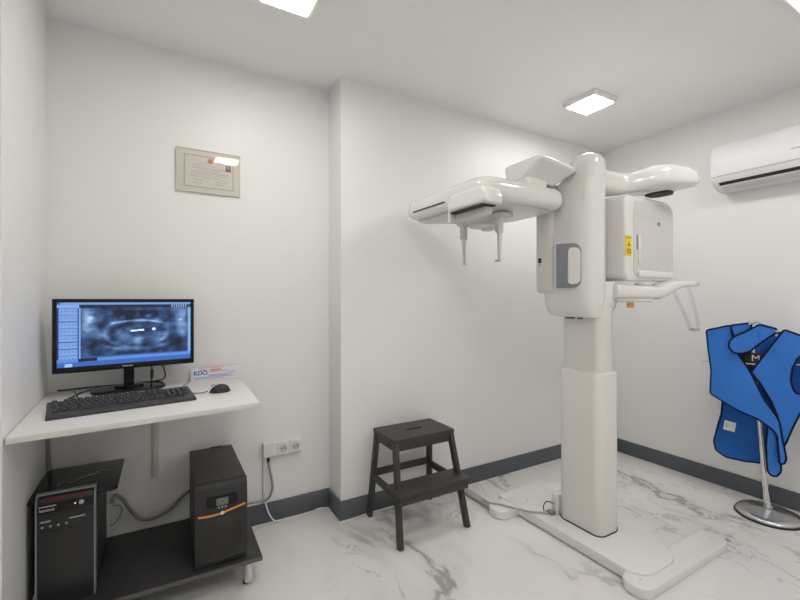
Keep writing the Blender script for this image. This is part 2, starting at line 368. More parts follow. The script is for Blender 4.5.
def scr(u,v):
    v=1-v   # v down
    if v<.035: return (.16,.33,.72) if u>.02 else (.03,.10,.4)
    if v<.085:
        if u<.145: return (.22,.40,.80)
        if .83<u<.97 and math.sin(u*330)>.2: return (.35,.5,.8)
        return (.004,.012,.04)
    if v>.925:
        if .05<u<.10 and v>.95: return (.35,.60,.95)
        return (.035,.13,.50)
    if v>.875:
        if .14<u<.27: return (.004,.012,.03)
        return (.10,.27,.72)
    if u<.135:                                  # tool column
        k=(v-.085)/.105; fr=k%1
        if u<.012: return (.01,.03,.16)
        if fr<.10: return (.03,.07,.22)
        if .35<fr<.62 and math.sin(u*260)>.55: return (.10,.20,.50)
        return (.20,.36,.76)
    if u<.155: return (.03,.10,.38) if u<.147 else (.30,.50,.88)
    if u>.975: return (.22,.42,.82)
    if v>.855: return (.03,.10,.34)
    # x-ray picture
    x=(u-.155)/.82; y=(v-.085)/.77
    cx=x-.5; val=.34+.20*fb(x*1.6,y,5)
    val+=.16*sst(.30,.44,abs(cx))*(1-sst(.46,.52,abs(cx)))*(1-sst(.5,.95,y))       # ramus light bands
    val+=.20*math.exp(-((abs(cx)-.43)**2)/.003-((y-.28)**2)/.02)*(1+fb(x,y,14))
    val-=.16*math.exp(-((abs(cx)-.40)**2)/.002-((y-.75)**2)/.05)
    d=math.hypot(cx/.31,(y-.52)/.36)
    val+=.16*math.exp(-((d-.95)**2)/.008)*(.6+.4*sst(.3,.6,y))
    val+=.12*math.exp(-((d-.45)**2)/.08)*sst(.50,.60,y)
    val+=.20*math.exp(-(cx**2)/.0025)*sst(.55,.75,y)*(1-sst(.86,.98,y))
    # dark sinus band at the top
    bt=sst(.04,.10,y)*(1-sst(.20,.29,y))*(1-sst(.20,.26,abs(cx)))
    val-=.22*bt*(.8+.5*math.sin(x*60)*.5)
    val+=.10*bt*max(0,fb(x,y,16))*2
    arc=.30+.35*cx*cx*3
    val+=.35*math.exp(-((y-arc+.02)**2)/.0006)*(1-sst(.22,.27,abs(cx)))
    val-=.10*math.exp(-((y-.50)**2)/.003)*(1-sst(.05,.22,abs(cx-.09)))
    jaw=.90-.9*cx*cx*1.1
    val+=.16*math.exp(-((y-jaw)**2)/.0014)*(1-sst(.26,.34,abs(cx)))
    val-=.10*math.exp(-((y-jaw+.06)**2)/.0016)*(1-sst(.26,.36,abs(cx)))
    val+=.07*fb(x,y,11)
    if abs(y-.50-.10*(x-.47)*-1)<.018 and .435<x<.56: val=.95
    if math.hypot((x-.655)*1.9,y-.48)<.033: val=.92
    val=max(.015,min(1,val))
    g=max(0,(val-.15))**1.5*1.75
    return (.001+.05*g+.42*g*g,.004+.26*g+.42*g*g,.022+.80*g+.15*g*g)
ms=frame_mtx(mm@Vector((bz,.026,.0006)),mx,(0,0,1))
picture('display',t,ms,MW-2*bz,MH-bz-.026,260,140,scr,'screen')
bm=text_bm('SAMSUNG',.009); merge_b=B(); merge(merge_b,bm,frame_mtx(mm@Vector((MW/2-.027,.010,.0042)),mx,(0,0,1))); obj('badge',merge_b,'lettersilver',t)
bm=B(); mb=frame_mtx((-.145,2.37,DZ),mx,Vector((-mx.y,mx.x,0)))
slab(bm,-.15,.15,-.085,.085,0,.014,.055,.006,mtx=mb); slab(bm,-.06,.06,-.03,.05,.012,.024,.02,.006,mtx=mb); obj('stand_base',bm,'gloss',t)
bm=B(); box(bm,(-.021,-.012,.015),(.021,.012,.20),.005,3,mb); box(bm,(-.03,-.03,.15),(.03,.0,.22),.005,3,mb); obj('stand_neck',bm,'gloss',t)
# ================================================================ KEYBOARD
KA=Vector((-.364,1.888,DZ)); KB=Vector((.122,1.967,DZ)); kx=(KB-KA).normalized(); KW=(KB-KA).length; ky=Vector((-kx.y,kx.x,0)); KD=.163
t=thing('keyboard','black full size keyboard lying on the white desk','keyboard',((KA+KB)/2))
mk=frame_mtx(KA,kx,ky)
def kz(y): return .014+y/KD*.022
bm=B()
loft(bm,[[mk@Vector(p) for p in r] for r in ([(e,.0+e*.3,.001),(e,KD-e*.3,.001),(e,KD-e*.3,kz(KD)-e),(e,.012,kz(0)-e)] for e in (0,0))] if False else
 [[mk@Vector((x,y,z)) for y,z in ((0,.0),(KD,.0),(KD,.030-dz),(KD-.008,.036-dz),(.03,.0165-dz),(.004,.013-dz),(0,.010-dz))] for x,dz in ((0,.003),(.004,0),(KW-.004,0),(KW,.003))])
obj('case',bm,'keyrim',t)
random.seed(2)
def keyrow(j,xs):
    for x0,x1 in xs:
        y=.036+j*.0188+(.006 if j==5 else 0); zz=.0165+(y-.03)/(KD-.038)*.0195
        b2=B(); u0,u1=x0*.0187+.014,x1*.0187+.014-.0022
        r1=[mk@Vector(q) for q in ((u0,y,zz),(u1,y,zz),(u1,y+.0165,zz+.0028),(u0,y+.0165,zz+.0028))]
        r2=[mk@Vector(q) for q in ((u0+.0022,y+.0025,zz+.0075),(u1-.0022,y+.0025,zz+.0075),(u1-.0022,y+.0145,zz+.0098),(u0+.0022,y+.0145,zz+.0098))]
        loft(b2,[r1,r2])
        um=(u0+u1)/2; box(b2,(um-.0022,y+.0065,zz+.0084),(um+.0022,y+.0115,zz+.0097),mtx=mk,mi=1)
        k=obj('key',b2,['key','legend'],t)
unit=lambda a,b:[(i,i+1) for i in range(a,b)]
nav=15.35; nump=18.75
rows_=[[(0,1.4),(1.4,2.6),(2.6,4),(4,10),(10,11.4),(11.4,12.6),(12.6,13.8),(13.8,15)]+[(nav+i,nav+i+1) for i in range(3)]+[(nump,nump+2),(nump+2,nump+3)],
 [(0,2.2)]+[(2.2+i,3.2+i) for i in range(10)]+[(12.2,15)]+[(nav+1,nav+2)]+[(nump+i,nump+i+1) for i in range(3)]+[(nump+3,nump+4.2)],
 [(0,1.8)]+[(1.8+i,2.8+i) for i in range(11)]+[(12.8,15)]+[(nump+i,nump+i+1) for i in range(3)],
 [(0,1.5)]+[(1.5+i,2.5+i) for i in range(12)]+[(13.5,15)]+[(nav+i,nav+i+1) for i in range(3)]+[(nump+i,nump+i+1) for i in range(3)]+[(nump+3,nump+4.2)],
 unit(0,13)+[(13,15)]+[(nav+i,nav+i+1) for i in range(3)]+[(nump+i,nump+i+1) for i in range(3)]+[(nump+3,nump+4.2)]]
# keys beyond a hundred stay out: the function row is one run of wider keys
sc=(KW-.028)/(23.0*.0187)
_old=keyrow
allk=[]
for j,xs in enumerate(rows_):
    allk.append((j,[(a*sc,b*sc) for a,b in xs]))
allk.append((5,[(a*sc,b*sc) for a,b in [(0,1)]+[(1.8+i*1.05,2.8+i*1.05) for i in range(12)]+[(nav+i,nav+i+1) for i in range(3)]]))
for j,xs in allk: keyrow(j,xs)
# cable of the keyboard
bm=B(); tube(bm,[mk@Vector((.10,KD-.004,.02)),mk@Vector((.095,KD+.03,.05)),(-.262,2.17,.915),(-.285,2.24,.905),(-.36,2.22,.876),(-.34,2.30,.874),(-.36,2.42,.874)],.003,8); obj('cable',bm,'cableblack',t)
# ================================================================ MOUSE
t=thing('computer_mouse','black computer mouse beside the keyboard on the white desk','mouse',(.228,2.085,DZ))
bm=B(); rings=[]
for k in range(13):
    s=-1+2*k/12; r=math.sqrt(max(0,1-abs(s)**2.6))
    L=.046; hh=.036*(1-.32*max(0,s*-1)**1.5)
    ring=[]
    for q in range(18):
        a=2*PI*q/18; y=math.cos(a)*.029*max(r,.06)*(1-.10*s*s); z=math.sin(a)
        ring.append(Vector((.228+s*L,2.085+y,DZ+.001+(hh*max(r,.06)*(z**.8 if z>0 else 0) if z>0 else 0))))
    rings.append(ring)
loft(bm,rings); obj('shell',bm,'key',t)
bm=B(); tube(bm,[(.19,2.085,DZ+.030),(.199,2.085,DZ+.0355),(.208,2.085,DZ+.035)],.0035,8); obj('scroll_wheel',bm,'silver',t)
bm=B(); tube(bm,[(.178,2.085,DZ+.009),(.15,2.09,DZ+.004),(.12,2.10,DZ+.004),(.10,2.15,DZ+.004),(.08,2.27,DZ+.004),(.11,2.40,DZ+.004)],.0018,6); obj('cable',bm,'cableblack',t)
# ================================================================ CARD BOX
t=thing('cardboard_box','small white cardboard box with blue and red print behind the mouse','box',(.243,2.435,DZ))
bm=B(); box(bm,(.122,2.405,DZ),(.365,2.462,DZ+.066),.0012); obj('carton',bm,'cardboard',t)
ft=lambda x,z:frame_mtx((x,2.4047,z),(1,0,0),(0,0,1))
bm=B(); merge(bm,text_bm('KDO',.030,.0004,.0012),ft(.135,DZ+.034)); obj('lettering',bm,'inkblue',t,label='blue letters')
bm=B()
for z,a,b in ((.046,.20,.30),(.030,.20,.325),(.018,.135,.33),(.040,.30,.34),(.010,.14,.28),(.024,.21,.30)): box(bm,(a,2.4043,DZ+z),(b,2.4052,DZ+z+.004))
obj('print_lines',bm,'inkpale',t)
bm=B()
tube(bm,[(.16,2.42,DZ+.0666),(.19,2.425,DZ+.0666),(.215,2.435,DZ+.0666),(.25,2.425,DZ+.0666),(.28,2.44,DZ+.0666)],.008,8,flat=.12)
box(bm,(.17,2.4043,DZ+.056),(.20,2.4052,DZ+.061)); box(bm,(.215,2.4043,DZ+.054),(.27,2.4052,DZ+.062)); obj('red_mark',bm,'inkred',t)
# cables behind the monitor
bm=B(); tube(bm,[(-.02,2.41,.976),(.00,2.43,.955),(.005,2.45,.90),(-.03,2.46,.885),(-.09,2.465,.882),(-.18,2.466,.88),(-.30,2.46,.88),(-.40,2.455,.877),(-.43,2.46,.877)],.0035,8)
tag(obj('monitor_cable',bm,'cableblack'),'black cable looping down behind the monitor and along the desk rear','cable')
bm=B(); tube(bm,[(-.055,2.385,1.02),(-.05,2.385,.95),(-.052,2.385,.90),(-.05,2.40,.876)],lambda q:.003 if q<.3 else .007 if q<.55 else .0035,8)
tag(obj('power_plug_cable',bm,'cableblack'),'black cable with a thick connector hanging right of the monitor neck','cable')
# ================================================================ LOW BLACK SHELF
SZ=.135; SF=1.935
t=thing('low_shelf','low black shelf on chrome legs holding both black machines','shelf',(0,2.2,0))
bm=B(); prism(bm,[(-.437,SF+.012),(.388,SF),(.392,YL-BT-.004),(-.45,YL-BT-.004)],SZ-.02,SZ,.0015); obj('shelf_board',bm,'shelf',t)
bm=B(); bar(bm,(-.437,SF+.0105,SZ-.0102),(.3885,SF-.0015,SZ-.0102),.018,.002,Vector((0,0,1)),.0003); bar(bm,(.3895,SF-.001,SZ-.0102),(.3932,YL-BT-.004,SZ-.0102),.018,.002,Vector((0,0,1)),.0003); obj('edge_strip',bm,'shelfedge',t)
for x,y in ((.338,1.985),(.335,2.40),(-.36,2.02),(-.36,2.40)):
    bm=B(); lathe(bm,[(.024,0),(.026,.002),(.026,.010),(.020,.012),(.020,SZ-.026),(.027,SZ-.025),(.027,SZ-.0205)],(x,y,0),28); obj('leg',bm,'chrome',t)
# ================================================================ UPS
t=thing('power_supply','black battery backup tower with orange stripe on the low shelf','power supply',(.222,2.19,SZ))
x0,x1=.117,.328; y0,y1=1.950,2.435; z1=.503
bm=B(); box(bm,(x0+.002,y0+.028,SZ+.004),(x1-.002,y1,z1),.004); box(bm,(x0+.015,y0+.04,SZ),(x1-.015,y1-.03,SZ+.01)); box(bm,(x0+.10,y1-.02,z1-.001),(x1-.05,y1-.002,z1+.004),.001); obj('case',bm,'upsblack',t)
bm=B()
rings=[]
for z,fy in ((SZ+.003,.012),(SZ+.03,.004),(SZ+.20,.0),(z1-.10,-.002),(z1-.03,.004),(z1-.008,.016),(z1-.002,.024)):
    ring=[]
    for k in range(11):
        s=-1+2*k/10; ring.append(Vector(((x0+x1)/2+s*(x1-x0)/2,y0+fy+.007*abs(s)**4,z)))
    ring+= [Vector((x1,y0+.03,z)),Vector((x0,y0+.03,z))]
    rings.append(ring)
loft(bm,rings); obj('front_panel',bm,'black',t)
xc=(x0+x1)/2; yf=y0-.0015
bm=B(); slab(bm,-.062,.062,-.025,.022,-.003,.0035,.012,.002,mtx=frame_mtx((xc,yf,.424),(1,0,0),(0,0,1))); obj('control_panel',bm,'gloss',t)
bm=B(); box(bm,(xc-.024,yf-.0055,.404),(xc+.024,yf-.003,.436),.001); obj('lcd_screen',bm,'lcd',t)
bm=B()
for dx in (-.014,0,.014): slab(bm,-.004,.004,-.004,.004,0,.003,.0038,.001,mtx=frame_mtx((xc+dx,yf-.003,.396),(1,0,0),(0,0,1)))
obj('button',bm,'silver',t)
bm=B(); tube(bm,[(x0+.010,y0+.001,.368),(x0+.05,y0-.003,.366),(xc-.008,y0-.004,.368),(xc+.012,y0-.004,.372),(x1-.05,y0-.003,.380),(x1-.010,y0+.001,.387)],.0042,10,flat=1); obj('stripe',bm,'orange',t,label='orange curved stripe')
bm=B(); slab(bm,-.008,.008,-.008,.008,0,.004,.0078,.001,mtx=frame_mtx((xc,y0-.006,.371),(1,0,0),(0,0,1))); obj('emblem',bm,'lettersilver',t)
bm=B()
for j in range(22):
    z=SZ+.035+j*.0083; box(bm,(x0+.028,y0-.0015,z),(x1-.028,y0+.004,z+.0042),.0005)
obj('vent_grille',bm,'upsblack',t)
# ================================================================ COMPUTER TOWER
t=thing('computer_tower','black desktop computer tower standing below the left end of the desk','computer',(-.325,2.22,SZ))
x0,x1=-.417,-.234; y0,y1=2.010,2.41; z1=.518; zf=.563
bm=B(); box(bm,(x0+.004,y0+.03,SZ+.012),(x1-.003,y1,z1),.003)
for x in (x0+.02,x1-.045): 
    for y in (y0+.05,y1-.06): box(bm,(x,y,SZ),(x+.025,y+.03,SZ+.013),.002)
obj('case',bm,'bodyblack',t)
bm=B()   # side vents
for i in range(5):
    for j in range(22):
        box(bm,(x1-.004,y0+.06+i*.012,.42-j*.011),(x1-.0022,y0+.067+i*.012,.4245-j*.011))
obj('side_vents',bm,'slot',t)
bm=B(); box(bm,(x0+.006,y0+.006,SZ+.004),(x1-.006,y0+.032,zf-.012),.002); obj('front_panel',bm,'black',t)
bm=B()
for a,b in ((x0,x0+.005),(x1-.005,x1)): loft(bm,[[Vector((x,y,z)) for y,z in ((y0,SZ+.003),(y0+.034,SZ+.003),(y0+.034,zf-.008),(y0+.016,zf),(y0,zf-.03))] for x in (a,b)])
box(bm,(x0,y0+.014,zf-.006),(x1,y0+.034,zf),.001); obj('front_trim',bm,'greyplastic',t)
bm=B(); box(bm,(x0+.020,y0+.0025,zf-.024),(x1-.020,y0+.010,zf-.012),.001); obj('red_stripe',bm,'red',t,label='dark red stripe')
bm=B(); box(bm,(x0+.008,y0+.0005,zf-.070),(x1-.008,y0+.008,zf-.036),.002); obj('drive_bay',bm,'gloss',t)
bm=B(); merge(bm,text_bm('lenovo',.0165),frame_mtx((x0+.012,y0,zf-.062),(1,0,0),(0,0,1))); obj('lettering',bm,'lettersilver',t,label='silver lettering')
bm=B(); box(bm,(x0+.010,y0-.0004,zf-.046),(x0+.062,y0+.002,zf-.041),.0005); obj('trim_strip',bm,'silver',t)
bm=B(); lathe(bm,[(.0085,0),(.0085,.003),(.006,.0045),(.005,.003)],mtx=frame_mtx((x1-.044,y0+.0008,zf-.050),(1,0,0),(0,0,1)),N=24); obj('power_button',bm,'silver',t)
bm=B(); box(bm,(x1-.066,y0-.0006,zf-.053),(x1-.061,y0+.003,zf-.048),.0005); obj('power_light',bm,'led',t)
bm=B(); box(bm,(x0+.008,y0+.003,zf-.088),(x1-.008,y0+.008,zf-.080)); box(bm,(x0+.008,y0+.003,zf-.142),(x1-.008,y0+.008,zf-.139)); obj('bay_groove',bm,'slot',t)
bm=B(); box(bm,(x0+.014,y0+.001,zf-.104),(x0+.045,y0+.007,zf-.099)); box(bm,(x0+.10,y0+.001,zf-.107),(x0+.150,y0+.007,zf-.103))
for k in range(4): slab(bm,-.004,.004,-.004,.004,0,.002,.0038,.0008,mtx=frame_mtx((x0+.02+k*.024,y0+.0055,zf-.122),(1,0,0),(0,0,1)))
obj('port',bm,'silver',t)
# glossy slab on top
bm=B(); slab(bm,-.4525,-.165,2.048,2.405,z1+.0005,z1+.013,(.012,.03,.012,.02),.003)
o=obj('glossy_black_tray',bm,'gloss'); tag(o,'flat glossy black tray lying on top of the computer tower','tray')
random.seed(9)
bm=B(); tube(bm,[(-.38,2.17,.5325),(-.375,2.20,.5325),(-.36,2.215,.5325),(-.345,2.19,.5325),(-.32,2.20,.5325),(-.30,2.24,.5325),(-.27,2.235,.5325),(-.25,2.27,.5325),(-.22,2.265,.5325)],.0022,6)
tube(bm,[(-.35,2.215,.5325),(-.33,2.225,.5325),(-.30,2.22,.5325),(-.28,2.25,.5325),(-.24,2.24,.5325)],.0016,6)
tag(obj('crumpled_strap',bm,'strap'),'thin grey crumpled strap lying on the glossy black tray','strap')
bm=B(); tube(bm,[(-.464,2.445,.85),(-.466,2.442,.70),(-.462,2.44,.60),(-.455,2.438,.50),(-.44,2.44,.35)],.0095,10)
tag(obj('grey_conduit',bm,'hose'),'grey flexible conduit dropping from the desk behind the computer tower','cable')
bm=B(); tube(bm,[(-.22,2.415,.32),(-.205,2.42,.352),(-.175,2.425,.325),(-.14,2.43,.255),(-.10,2.43,.205),(-.04,2.43,.195),(.03,2.43,.222),(.08,2.44,.265),(.14,2.446,.30),(.17,2.45,.30)],.0085,10)
tag(obj('grey_hose',bm,'hose'),'thick grey cable sagging between computer tower and battery backup','cable')
bm=B(); tube(bm,[(-.215,2.43,.30),(-.19,2.44,.29),(-.178,2.44,.26),(-.20,2.44,.215),(-.225,2.44,.20)],.0028,8)
tag(obj('thin_cable',bm,'cablegrey'),'thin grey cable curling beside the rear of the computer tower','cable')
bm=B(); tube(bm,[(-.432,2.00,.142),(-.430,2.02,.16),(-.420,2.04,.19),(-.418,2.10,.24)],.004,8)
tag(obj('pale_cable',bm,'cablegrey'),'pale cable rising between the left wall and the computer tower','cable')
# ================================================================ SOCKET AND WALL CABLES
t=thing('wall_socket','white double wall socket with switch block low on the back wall','socket',(.60,YL,.42))
my=lambda x,z,y=YL:frame_mtx((x,y,z),(1,0,0),(0,0,1))
bm=B(); box(bm,(.497,YL-.036,.385),(.722,YL,.470),.004,3); obj('mounting_box',bm,'socket',t)
bm=B(); slab(bm,-.0375,.0375,-.038,.040,-.0,.006,.006,.003,mtx=my(.535,.430,YL-.036)); box(bm,(.505,YL-.045,.448),(.566,YL-.040,.452)); obj('switch_plate',bm,'socket',t)
for x in (.610,.684):
    bm=B(); slab(bm,-.036,.036,-.038,.038,0,.006,.006,.003,mtx=my(x,.428,YL-.036)); f=obj('socket_plate',bm,'socket',t)
    bm=B(); lathe(bm,[(.0225,0),(.0225,.0025),(.019,.0025),(.018,.0005)],mtx=my(x,.428,YL-.042)); obj('socket_well',bm,'sockdark',f)
    bm=B()
    for dx in (-.0095,.0095): lathe(bm,[(.0035,0),(.0035,.0015)],mtx=my(x+dx,.428,YL-.0425),N=12)
    obj('pin_hole',bm,'slot',f)
bm=B(); box(bm,(.500,YL-.014,.113),(.514,YL-.0005,.385),.002); tag(obj('cable_trunking',bm,'cablewhite'),'slim white vertical cable channel below the wall socket','cable channel')
bm=B(); tube(bm,[(.527,YL-.03,.384),(.527,YL-.03,.36)],.0085,12,smooth=0); o=obj('power_plug',bm,'cableblack'); tag(o,'small black plug hanging under the wall socket','plug')
bm=B(); tube(bm,[(.527,YL-.03,.36),(.532,YL-.035,.32),(.545,YL-.04,.25),(.547,YL-.04,.20),(.53,YL-.035,.155),(.50,YL-.030,.14),(.45,YL-.035,.145),(.40,YL-.04,.15),(.33,YL-.045,.145)],.0065,10)
tag(obj('grey_power_cable',bm,'cablegrey'),'grey power cable from the wall socket to the battery backup','cable')
bm=B(); tube(bm,[(.505,YL-.022,.14),(.515,YL-.028,.11),(.53,YL-.035,.06),(.56,YL-.04,.015),(.61,YL-.045,.005),(.70,YL-.05,.0045),(.78,YL-.045,.012),(.83,YL-.03,.012),(.875,YL-.04,.008),(.888,YL-.10,.0045),(.878,YB-.03,.0045),(.92,YB-.045,.006),(.99,YB-.035,.008),(1.10,YB-.022,.006),(1.25,YB-.020,.0045)],.0042,8)
tag(obj('white_floor_cable',bm,'cablewhite'),'thin white cable running along the floor by the grey baseboard','cable')
# ================================================================ STEP STOOL
t=thing('step_stool','dark brown wooden step stool standing by the back wall','step stool',(1.29,2.03,0))
TZ=.53; PZ=.272
bm=B()
# top board with hand slot: four pieces around the slot in one mesh
X0,X1,Y0,Y1=1.092,1.505,1.965,2.225; sx0,sx1,sy0,sy1=1.245,1.355,2.083,2.108
def holed(bm,X0,X1,Y0,Y1,a0,a1,b0,b1,z0,z1):
    t_=B(); O=rrect(X0,X1,Y0,Y1,.006,z1,3); I=rrect(a0,a1,b0,b1,.011,z1,3); n=len(O)
    def vs(r,z): return [t_.verts.new((p.x,p.y,z)) for p in r]
    o1,i1,o0,i0=vs(O,z1),vs(I,z1),vs(O,z0),vs(I,z0)
    for k in range(n):
        j=(k+1)%n
        for f in ((o1[k],o1[j],i1[j],i1[k]),(o0[j],o0[k],i0[k],i0[j]),(o0[k],o0[j],o1[j],o1[k]),(i0[j],i0[k],i1[k],i1[j])): t_.faces.new(f)
    bmesh.ops.recalc_face_normals(t_,faces=t_.faces); merge(bm,t_)
holed(bm,X0,X1,Y0,Y1,sx0,sx1,sy0,sy1,TZ-.020,TZ); obj('top_board',bm,'stool',t)
legs=[((1.112,1.985),(1.066,1.850)),((1.487,1.985),(1.508,1.850)),((1.112,2.208),(1.075,2.238)),((1.487,2.208),(1.508,2.238))]
for (a,b) in legs:
    bm=B(); bar(bm,(b[0],b[1],0),(a[0],a[1],TZ-.018),.026,.038,Vector((1,0,0)),.003); obj('leg',bm,'stool',t)
def lp(i,z):
    a,b=legs[i]; q=z/(TZ-.018); return Vector((b[0]+(a[0]-b[0])*q,b[1]+(a[1]-b[1])*q,z))
for i,j,z in ((0,1,TZ-.045),(2,3,TZ-.045),(0,2,TZ-.045),(1,3,TZ-.045)):
    bm=B(); bar(bm,lp(i,z),lp(j,z),.046,.018,Vector((0,0,1)),.002); obj('apron',bm,'stool',t)
for i,j,z in ((2,3,.262),(0,2,.242),(1,3,.242),(0,1,.242)):
    bm=B(); bar(bm,lp(i,z),lp(j,z),.040,.018,Vector((0,0,1)),.002); obj('rail',bm,'stool',t)
bm=B(); box(bm,(1.048,1.832,PZ-.004),(1.525,1.992,PZ+.014),.003); obj('step_board',bm,'stool',t)
bm=B(); box(bm,(1.062,1.842,PZ-.046),(1.510,1.858,PZ-.004),.002); obj('step_apron',bm,'stool',t)
# ================================================================ DENTAL IMAGING MACHINE
t=thing('dental_xray_machine','tall white panoramic dental x-ray machine on a floor base','x-ray machine',(2.07,1.5,0))
bm=B(); slab(bm,1.852,2.212,1.045,1.97,.006,.058,(.02,.02,.09,.14),.006); obj('base_plate',bm,'white',t)
bm=B(); slab(bm,1.786,2.57,.997,1.13,0,.048,.062,.007); f=obj('foot',bm,'white',t)
bm=B(); 
for x in (1.855,2.50): lathe(bm,[(.007,.047),(.007,.0495)],(x,1.06,0),14)
obj('screw',bm,'sockdark',f)
bm=B(); slab(bm,1.705,2.48,1.79,1.925,0,.052,.062,.007); f=obj('foot',bm,'white',t)
bm=B(); lathe(bm,[(.055,.05),(.055,.060),(.050,.064)],(1.925,1.857,0)); obj('foot_cover',bm,'white',f)
bm=B(); loft(bm,[rrect(1.966+i,2.172-i,1.332+i,1.60-i,(.05,.05,.045,.085),z,10) for i,z in ((0,.05),(0,.905),(.003,.911),(.008,.914))]); 
obj('outer_column',bm,'column',t)
bm=B(); loft(bm,[rrect(1.962,2.176,1.328,1.604,(.054,.054,.049,.089),z,10) for z in (.056,.063)]); obj('column_skirt',bm,'slot',t)
bm=B(); loft(bm,[rrect(1.982,2.150,1.350,1.590,(.04,.04,.035,.07),z,10) for z in (.9,1.30)]); obj('inner_column',bm,'column',t)
# carriage: lower body
bm=B()
rg=[]
for z,q in [(1.205,.55),(1.207,.66),(1.215,.76),(1.23,.85),(1.255,.93),(1.29,.985),(1.33,1.0),(1.45,1.0),(1.60,1),(1.68,1),(1.74,1),(1.79,1),(1.84,1),(1.89,1),(1.94,1),(1.99,1),(2.02,.985),(2.042,.95),(2.060,.88),(2.073,.77),(2.082,.62),(2.088,.42),(2.090,.2)]:
    k=sst(1.86,2.02,z); low=z<1.5
    L_,R_,F_,K_=1.886+.027*k,2.083,1.346-.003*k,1.664-.150*k
    if low: L_+=.13*(1-q); R_-=.04*(1-q); F_+=.03*(1-q); K_-=.10*(1-q)
    cx,cy,rx,ry=(L_+R_)/2,(F_+K_)/2,(R_-L_)/2,(K_-F_)/2
    if not low: rx*=q; ry*=q
    rg.append(selip(cx,cy,rx,ry,z,3.4-1.0*k,64))
loft(bm,rg)
obj('carriage',bm,'white',t)
# rear pod
bm=B()
Yp0,Yp1=1.556,1.668
rings=[]
pts=rrect(1.862,2.06,1.335,1.95,.035,0,8)
mtp=Matrix(((1,0,0,0),(0,0,-1,Yp1),(0,1,0,0),(0,0,0,1)))
slab(bm,1.862,2.06,1.338,1.95,0,Yp1-Yp0,.035,.012,mtx=mtp); obj('side_pod',bm,'column',t)
bm=B(); box(bm,(1.8600,1.626,1.510),(1.863,1.646,1.538),.0006); box(bm,(1.8600,1.631,1.496),(1.863,1.640,1.501)); obj('indicator',bm,'slot',t)
bm=B(); box(bm,(1.9790,1.495,1.196),(1.984,1.555,1.2035)); obj('carriage_slot',bm,'slot',t)
bm=B(); box(bm,(1.9790,1.445,1.196),(1.984,1.478,1.2035)); obj('carriage_slot',bm,'slot',t)
# handset bay: plane on the front-left flank
p1=Vector((1.832,1.50,1.362)); p2=Vector((1.896,1.392,1.362)); ax=(p2-p1).normalized(); WB=(p2-p1).length
mh=frame_mtx(p1,ax,(0,0,1))
bm=B(); slab(bm,0,WB,0,.240,-.09,.004,(.045,.004,.004,.045),.003,mtx=mh); bay=obj('handset_bay',bm,'greyplastic',t,label='grey recessed bay')
bm=B(); loft(bm,[[mh@p for p in rrect(-.004,WB+.004,-.004,.244,(.048,.006,.006,.048),z,7)] for z in (-.09,.001)]); obj('bay_rim',bm,'white',t)
bm=B(); slab(bm,WB*.48,WB-.004,.020,.215,-.01,.012,(.028,.02,.02,.028),.005,mtx=mh); obj('handset',bm,'white',bay,label='white handset')
bm=B(); slab(bm,WB*.05,WB*.60,.018,.06,-.01,.007,.01,.002,mtx=mh); obj('bay_ledge',bm,'greyplastic',bay)
# overhead arm (toward +x)
bm=B()
def arm_ring(x,yc,hw,zt,zb,n=3.0,N=40):
    r=[]
    for k in range(N):
        a=2*PI*k/N; c=math.cos(a); s=math.sin(a)
        r.append(Vector((x,yc+hw*math.copysign(abs(c)**(2/n),c),(zt+zb)/2+(zt-zb)/2*math.copysign(abs(s)**(2/n),s))))
    return r
A=[(2.02,1.44,.070,2.025,1.90),(2.12,1.435,.075,2.020,1.885),(2.19,1.42,.080,2.010,1.885),(2.235,1.405,.09,2.005,1.89),(2.28,1.38,.115,2.018,1.90),(2.34,1.35,.145,2.045,1.905),(2.41,1.33,.155,2.062,1.907),(2.49,1.31,.155,2.060,1.912),(2.54,1.29,.145,2.045,1.922),(2.59,1.275,.125,2.028,1.932),(2.63,1.27,.095,2.014,1.942),(2.652,1.265,.06,2.004,1.952),(2.66,1.262,.025,1.988,1.963)]
loft(bm,[arm_ring(*a) for a in A]); obj('overhead_arm',bm,'white',t)
bm=B(); slab(bm,2.40,2.53,1.24,1.37,1.902,1.922,.05,.003); obj('rotation_joint',bm,'slot',t)
# rotating unit
bm=B()
m5=Matrix(((1,0,0,0),(0,0,-1,1.60),(0,1,0,0),(0,0,0,1)))   # local z -> -y
slab(bm,2.125,2.612,1.405,1.868,0,.302,(.08,.045,.05,.08),.014,seg=8,es=6,mtx=m5)
ru=obj('rotating_unit',bm,'white',t)
bm=B(); slab(bm,2.200,2.598,1.432,1.844,.27,.3045,(.065,.03,.03,.065),.004,seg=8,mtx=m5); sc_=obj('sensor_panel',bm,'innergrey',ru)
bm=B(); box(bm,(2.215,1.2945,1.760),(2.50,1.2960,1.7635)); obj('panel_seam',bm,'sockdark',ru)
bm=B(); box(bm,(2.43,1.2945,1.722),(2.46,1.2960,1.742)); obj('panel_mark',bm,'greyplastic',ru)
bm=B(); slab(bm,2.243,2.272,1.50,1.66,.302,.308,.006,.002,mtx=m5); obj('side_label',bm,'white',ru)
bm=B(); box(bm,(2.228,1.2935,1.575),(2.241,1.296,1.655)); obj('grey_label',bm,'greyplastic',ru)
bm=B(); slab(bm,2.23,2.585,1.424,1.462,.28,.318,.018,.008,mtx=m5); obj('lower_lip',bm,'white',ru)
bm=B(); slab(bm,2.130,2.184,1.535,1.645,.300,.3032,.003,.0005,mtx=m5); wl=obj('warning_label',bm,'yellow',ru,label='yellow warning sticker')
bm=B(); s_=bm
merge(s_,text_bm('RADIATION',.0078,.0003),frame_mtx((2.139,1.2967,1.631),(1,0,0),(0,0,1)))
